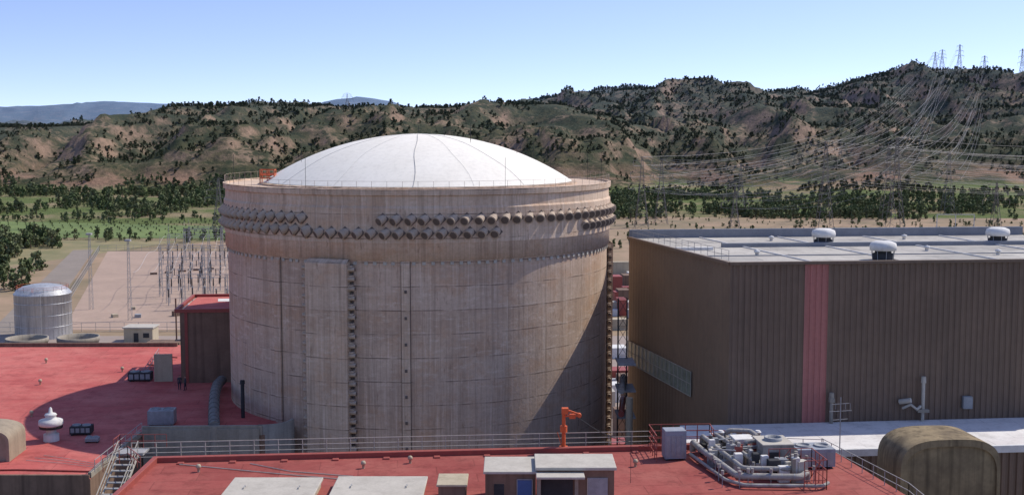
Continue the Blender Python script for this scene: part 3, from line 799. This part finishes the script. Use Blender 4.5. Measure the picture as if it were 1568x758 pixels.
# ------------------------------------------------------------------ things behind (left)
q=B()
X,Y,r=-114.4,300.0,6.6
q.lathe(X,Y,[(r,0),(r,10.4),(r+.12,10.45),(r+.12,10.7),(r,10.75),(r*.9,11.6),(r*.7,12.3),(r*.4,12.75),(.02,12.95)],56,M_tank)
for z_ in (2.8,5.6,8.4): q.lathe(X,Y,[(r+.02,z_),(r+.06,z_+.03),(r+.06,z_+.15),(r+.02,z_+.2)],56,M_tank)
for i in range(36):
    t=i*2*math.pi/36; q.bar((X+(r+.01)*math.sin(t),Y-(r+.01)*math.cos(t),0),(X+(r+.01)*math.sin(t),Y-(r+.01)*math.cos(t),10.4),.035,M_tank)
q.rail([(X+(r-.6)*math.sin(t*.39),Y-(r-.6)*math.cos(t*.39),11.5) for t in range(17)],1.0,M_orange,(1.,.5),2.5,.05)
q.bar((X+2,Y-r-.3,0),(X+2,Y-r-.3,11),.12,M_galv)
q.obj('storage_tank')
for x,y in ((-71.5,180.8),(-64.3,181.9)):
    q=B(); q.lathe(x,y,[(2.9,0),(2.9,18.9),(3.05,19.0),(3.05,19.65),(2.85,19.65),(2.7,19.0),(2.6,18.5),(.4,18.5),(.4,18.8),(.02,18.85)],32,M_conc)
    for i in range(6):
        t=i*math.pi/3; q.bar((x,y,18.8),(x+2.6*math.cos(t),y+2.6*math.sin(t),18.75),.15,M_grey)
    q.obj('cooling_fan_stack')
q=B(); q.box(-88.5,293,0,3.4,6.8,5,M_cream); q.box(-88.5,293,3.4,3.7,7.3,5.5,M_conc_l); q.box(-89.,290.45,0,2.3,1.1,.1,M_dark); q.box(-86.6,290.45,1.2,2.3,1.4,.1,M_dark); q.obj('pump_house')
q=B(); q.box(-57,190,0,4,22,7,M_cbrown,0,M_conc); q.box(-51.5,182,0,18.9,5,3,M_cbrown); q.bar((-50.3,184,0),(-50.3,184,25),.2,M_cbrown); q.obj('service_building')
q=B()
for (a_,b_) in (((-150,306),(-40,307)),((-116,309),(-172,515)),((-172,515),(-60,517))):
    q.rail([(*a_,0),(*b_,0)],2.4,M_galv,(1.,.5,.05),3.5,.09)
q.obj('perimeter_fence')
def lattice(q,x,y,z0,z1,w0,w1,n,t,mat):
    P=lambda k,f:(x+(-1,1,1,-1)[k]*(w0+(w1-w0)*f)/2,y+(-1,-1,1,1)[k]*(w0+(w1-w0)*f)/2,z0+(z1-z0)*f)
    for k in range(4): q.bar(P(k,0),P(k,1),t,mat)
    for i in range(n):
        for k in range(4):
            q.bar(P(k,i/n),P((k+1)%4,(i+1)/n),t*.6,mat)
            if i%2: q.bar(P(k,(i+1)/n),P((k+1)%4,(i+1)/n),t*.5,mat)
def gantry(x,y,n,sp,h,dx=0):
    q=B()
    for i in range(n+1):
        lattice(q,x+i*sp,y+i*dx,0,h,1.0,.6,7,.08,M_galv); q.bar((x+i*sp,y+i*dx,h),(x+i*sp,y+i*dx,h+3),.09,M_galv)
    for zz in (h-.9,h): q.bar((x,y,zz),(x+n*sp,y+n*dx,zz),.11,M_galv)
    m=int(n*sp/1.6)
    for i in range(m): 
        a_=x+n*sp*i/m; b_=x+n*sp*(i+1)/m; ya=y+n*dx*i/m; yb=y+n*dx*(i+1)/m
        q.bar((a_,ya,h-.9 if i%2 else h),(b_,yb,h if i%2 else h-.9),.06,M_galv)
    for i in range(n*3):
        a_=x+(i+.5)*sp/3; ya=y+(i+.5)*dx/3; q.cyl((a_,ya,h-1),(a_,ya,h-2.8),.14,.14,6,M_porc,smooth=False)
    q.obj('switchyard_gantry')
gantry(-106,372,3,13,12); gantry(-114,400,3,14,13); gantry(-120,432,4,14,14); gantry(-124,468,5,14,13); gantry(-92,345,3,12,10)
gantry(-100,358,3,12,11); gantry(-128,490,5,13,12)
q=B()
for row,(y,x0,n) in enumerate(((352,-98,9),(378,-108,12),(386,-108,12),(395,-110,12),(412,-114,12),(421,-116,12),(445,-122,14),(460,-130,14),(485,-135,16))):
    for i in range(n):
        x=x0+i*3.3+random.uniform(-.3,.3); h=random.choice([2.4,2.6,3.])
        q.bar((x,y,0),(x,y,h),.22,M_galv); q.cyl((x,y,h),(x,y,h+2.3),.26,.2,6,M_porc,smooth=False)
        q.cyl((x,y,h+2.3),(x,y,h+2.7),.32,.3,6,M_grey)
        if i%3==1: q.bar((x-3.3,y,h+2.6),(x+3.3,y,h+2.6),.07,M_wire)
    q.bar((x0,y,9.5-row*.2),(x0+n*3.3,y,9.5-row*.2),.05,M_wire)
for i in range(8):
    x=-106+i*5; q.tube([(x-(y_-345)*.2,y_,10.5-.8*math.sin((y_-345)/30*math.pi)) for y_ in range(345,470,6)],.05,3,M_wire)
q.obj('switchyard_insulators')
for x,y in ((-101,325),(-72,330),(-118,345)):
    q=B(); lattice(q,x,y,0,21,1.0,.4,16,.06,M_galv); q.box(x,y,21,21.5,1.4,1.4,M_galv); q.obj('lighting_mast')
q=B()
for i in range(12):
    x=random.uniform(-108,-80); y=random.uniform(330,350)
    q.box(x,y,0,random.uniform(.6,1.6),random.uniform(1,3),random.uniform(1,2),random.choice([M_white,M_cream,M_grey,M_cbrown]),random.random())
for i in range(5): 
    x=-125+i*4; q.box(x,430+i*4,0,.7,2.4,1.2,M_cbrown,.3)
q.obj('site_containers')
q=B()
for i in range(26):
    y=random.uniform(160,430); x=y*.09+random.uniform(-4,4)
    q.box(x,y,0,random.uniform(1.5,5),random.uniform(2,6),random.uniform(2,6),random.choice([M_cream,M_conc_l,M_redp,M_white,M_cbrown]),TILT)
q.obj('service_sheds')
q=B()
lattice(q,12.6,140,8,31,1.0,1.0,14,.08,M_dark)
for z_ in (18,21,24): q.box(12.8,138,z_,z_+.2,2.,4,M_grey)
for z_ in (19,21.6): q.cyl((12.0,134,z_),(12.9,142,z_),.35,.35,10,M_redp if z_<20 else M_lag)
q.cyl((12.6,131,12),(12.6,131,21.5),.4,.4,10,M_cream)
q.obj('pipe_rack')

# ------------------------------------------------------------------ pylons and wires
def pylon(x,y,h,w,z0=None,t=.2,arms=((.62,7),(.78,6),(.94,4.5))):
    if z0 is None: z0=height(x,y)-.5
    q=B(); lattice(q,x,y,z0,z0+h*.6,w,w*.32,6,t,M_pyl); lattice(q,x,y,z0+h*.6,z0+h,w*.32,w*.1,6,t*.8,M_pyl)
    tips=[]
    for f,a in arms:
        for s_ in (-1,1):
            e=Vector((x+s_*a,y,z0+h*f)); q.bar((x,y-.8,z0+h*f+.3),e,t*.8,M_pyl); q.bar((x,y,z0+h*f+2.2),e,t*.7,M_pyl)
            q.cyl(e,e-Vector((0,0,2.4)),.15,.15,5,M_conc,smooth=False); tips.append(e-Vector((0,0,2.4)))
    tips.append(Vector((x,y,z0+h)))
    q.obj('lattice_pylon'); return tips
hill=[pylon(700,1960,46,9,t=.4),pylon(745,1975,44,9,t=.4),pylon(790,1940,56,10,t=.4),pylon(662,1960,30,8,t=.35),pylon(678,1975,34,8,t=.35)]
p1=pylon(160,634,45,8); p2=pylon(195,630,47,8); p3=pylon(67,640,37,7); p3b=pylon(80,665,35,7)
p4=pylon(114,634,22,5); p5=pylon(250,640,24,5,t=.16); p6=pylon(212,700,42,8)
p7=pylon(-150,634,26,6,t=.25); p9=pylon(-190,1440,16,5); p10=pylon(395,1200,30,7); p11=pylon(330,1250,26,6)
p12=pylon(262,745,38,7); p13=pylon(140,760,30,6)
q=B()
def wires(A_,B_,sag,r=.1):
    for a_,b_ in zip(A_,B_):
        q.tube([a_.lerp(b_,i/16)-Vector((0,0,sag*4*(i/16)*(1-i/16))) for i in range(17)],r,3,M_wire)
wires(hill[0],p1,34,.09); wires(hill[1],p2,34,.09); wires(hill[4],p6,30,.09); wires(hill[3],p3,40,.08)
wires(hill[1],p12,32,.085); wires(hill[3],p13,36,.08)
wires(hill[2],[t+Vector((120,-40,0)) for t in p2],40,.1)
wires(p1,p3,5,.06); wires(p2,p4,6,.06); wires(p6,p3b,7,.06); wires(p12,p6,3,.06); wires(p13,p3b,4,.055)
off=[t+Vector((260,-20,-2)) for t in p1]; wires(p1,off,7,.06); wires(p2,[t+Vector((220,60,4)) for t in p2],7,.06); wires(p6,[t+Vector((240,10,-6)) for t in p6],7,.06)
wires(p12,[t+Vector((200,10,-2)) for t in p12],6,.06)
q.obj('power_lines')
q=B()
for s_ in (0,9,18): q.bar((206+s_,600,0),(206+s_,600,9.5),.3,M_white)
q.bar((206,600,9.5),(224,600,9.5),.3,M_white); q.obj('white_portal_frame')

# ------------------------------------------------------------------ people
def person(x,y,z,rz,name,step):
    V=[];E=[];RR=[]
    def a(p,r,par=None):
        V.append(p);RR.append(r)
        if par is not None: E.append((par,len(V)-1))
        return len(V)-1
    pel=a((0,0,.95),.15); sp1=a((0,0,1.15),.135,pel); ch=a((0,0,1.38),.16,sp1); nk=a((0,0,1.5),.065,ch)
    hd=a((0,-.01,1.60),.085,nk); h2=a((0,-.015,1.68),.10,hd); a((0,-.01,1.76),.07,h2)
    a((0,-.12,1.63),.015,hd)
    for s_ in (-1,1):
        k=a((s_*.1,0,.88),.105,pel); kn=a((s_*.11,-.04-step*s_*.1,.5),.07,k); an=a((s_*.11,-step*s_*.12,.09),.045,kn); a((s_*.12,-.17-step*s_*.12,.035),.035,an)
        sh=a((s_*.19,0,1.42),.065,ch); el=a((s_*.25,.03,1.13),.045,sh); wr=a((s_*.24,-.08,.88),.03,el); pa=a((s_*.24,-.11,.81),.03,wr)
        for j in range(4): a((s_*.24,-.14+j*.022,.72+.008*abs(j-1)),.009,pa)
        a((s_*.21,-.15,.77),.01,pa)
    me=bpy.data.meshes.new(name); me.from_pydata(V,E,[])
    o=bpy.data.objects.new(name,me); scene.collection.objects.link(o)
    md=o.modifiers.new('skin','SKIN')
    bpy.context.view_layer.update()
    if me.skin_vertices:
        for i,r_ in enumerate(RR): me.skin_vertices[0].data[i].radius=(r_,r_)
        me.skin_vertices[0].data[0].use_root=True
    o.modifiers.new('sub','SUBSURF').levels=1
    o.location=(x,y,z); o.rotation_euler=(0,0,rz)
    m,nt,b=newmat(name+'_clothes_and_skin')
    tc=N(nt,'ShaderNodeTexCoord'); s3=N(nt,'ShaderNodeSeparateXYZ'); nt.links.new(tc.outputs['Object'],s3.inputs[0])
    c=mixc(nt,rmp(nt,s3.outputs[2],.93,.95),(.02,.025,.04),(.05,.05,.06))
    c=mixc(nt,rmp(nt,s3.outputs[2],1.5,1.52),c,(.42,.26,.18)); c=mixc(nt,rmp(nt,s3.outputs[2],1.70,1.71),c,(.03,.02,.015))
    nt.links.new(c,b.inputs['Base Color']); me.materials.append(m)
person(-39.7,146.,19.2,.3,'standing_person',0); person(-38.9,145.6,19.2,-1.2,'standing_person.001',1)

# ------------------------------------------------------------------ light, sky, camera
sd=Vector((.89,.456,0)).normalized(); el=R(48.7)
sund=Vector((sd.x*math.cos(el),sd.y*math.cos(el),math.sin(el)))
L=bpy.data.lights.new('sun','SUN'); L.energy=4.3; L.angle=R(.5); L.color=(1,.94,.84)
lo=bpy.data.objects.new('sun',L); scene.collection.objects.link(lo); lo.rotation_euler=sund.to_track_quat('Z','Y').to_euler(); lo.location=(100,50,150)
w=bpy.data.worlds.new('World'); scene.world=w; w.use_nodes=True; nt=w.node_tree
bg=nt.nodes['Background']; sk=N(nt,'ShaderNodeTexSky',sky_type='NISHITA'); sk.sun_disc=False
sk.sun_elevation=el; sk.sun_rotation=math.atan2(sd.x,sd.y); sk.air_density=1.; sk.dust_density=.35; sk.ozone_density=2.
# very clear air: the band of horizon haze is compressed towards the horizon
tc=N(nt,'ShaderNodeTexCoord'); s3=N(nt,'ShaderNodeSeparateXYZ'); nt.links.new(tc.outputs['Generated'],s3.inputs[0])
zz=mth(nt,'ADD',mth(nt,'MULTIPLY',mth(nt,'MAXIMUM',s3.outputs[2],0.),2.4),.085)
cb=N(nt,'ShaderNodeCombineXYZ'); nt.links.new(s3.outputs[0],cb.inputs[0]); nt.links.new(s3.outputs[1],cb.inputs[1]); nt.links.new(zz,cb.inputs[2])
nm=N(nt,'ShaderNodeVectorMath',operation='NORMALIZE'); nt.links.new(cb.outputs[0],nm.inputs[0]); nt.links.new(nm.outputs[0],sk.inputs[0])
gain=N(nt,'ShaderNodeVectorMath',operation='MULTIPLY'); nt.links.new(sk.outputs[0],gain.inputs[0]); gain.inputs[1].default_value=(1.60,1.42,1.55)
nt.links.new(gain.outputs[0],bg.inputs[0]); bg.inputs[1].default_value=.14
cam=bpy.data.cameras.new('camera'); co=bpy.data.objects.new('camera',cam); scene.collection.objects.link(co)
co.location=(0,0,50); co.rotation_euler=(math.pi/2-math.atan(179/1900),0,0)
cam.sensor_width=36; cam.lens=36*1900/1568; cam.clip_end=30000; cam.clip_start=.5
scene.camera=co
scene.view_settings.view_transform='Standard'; scene.view_settings.look='None'; scene.view_settings.exposure=0
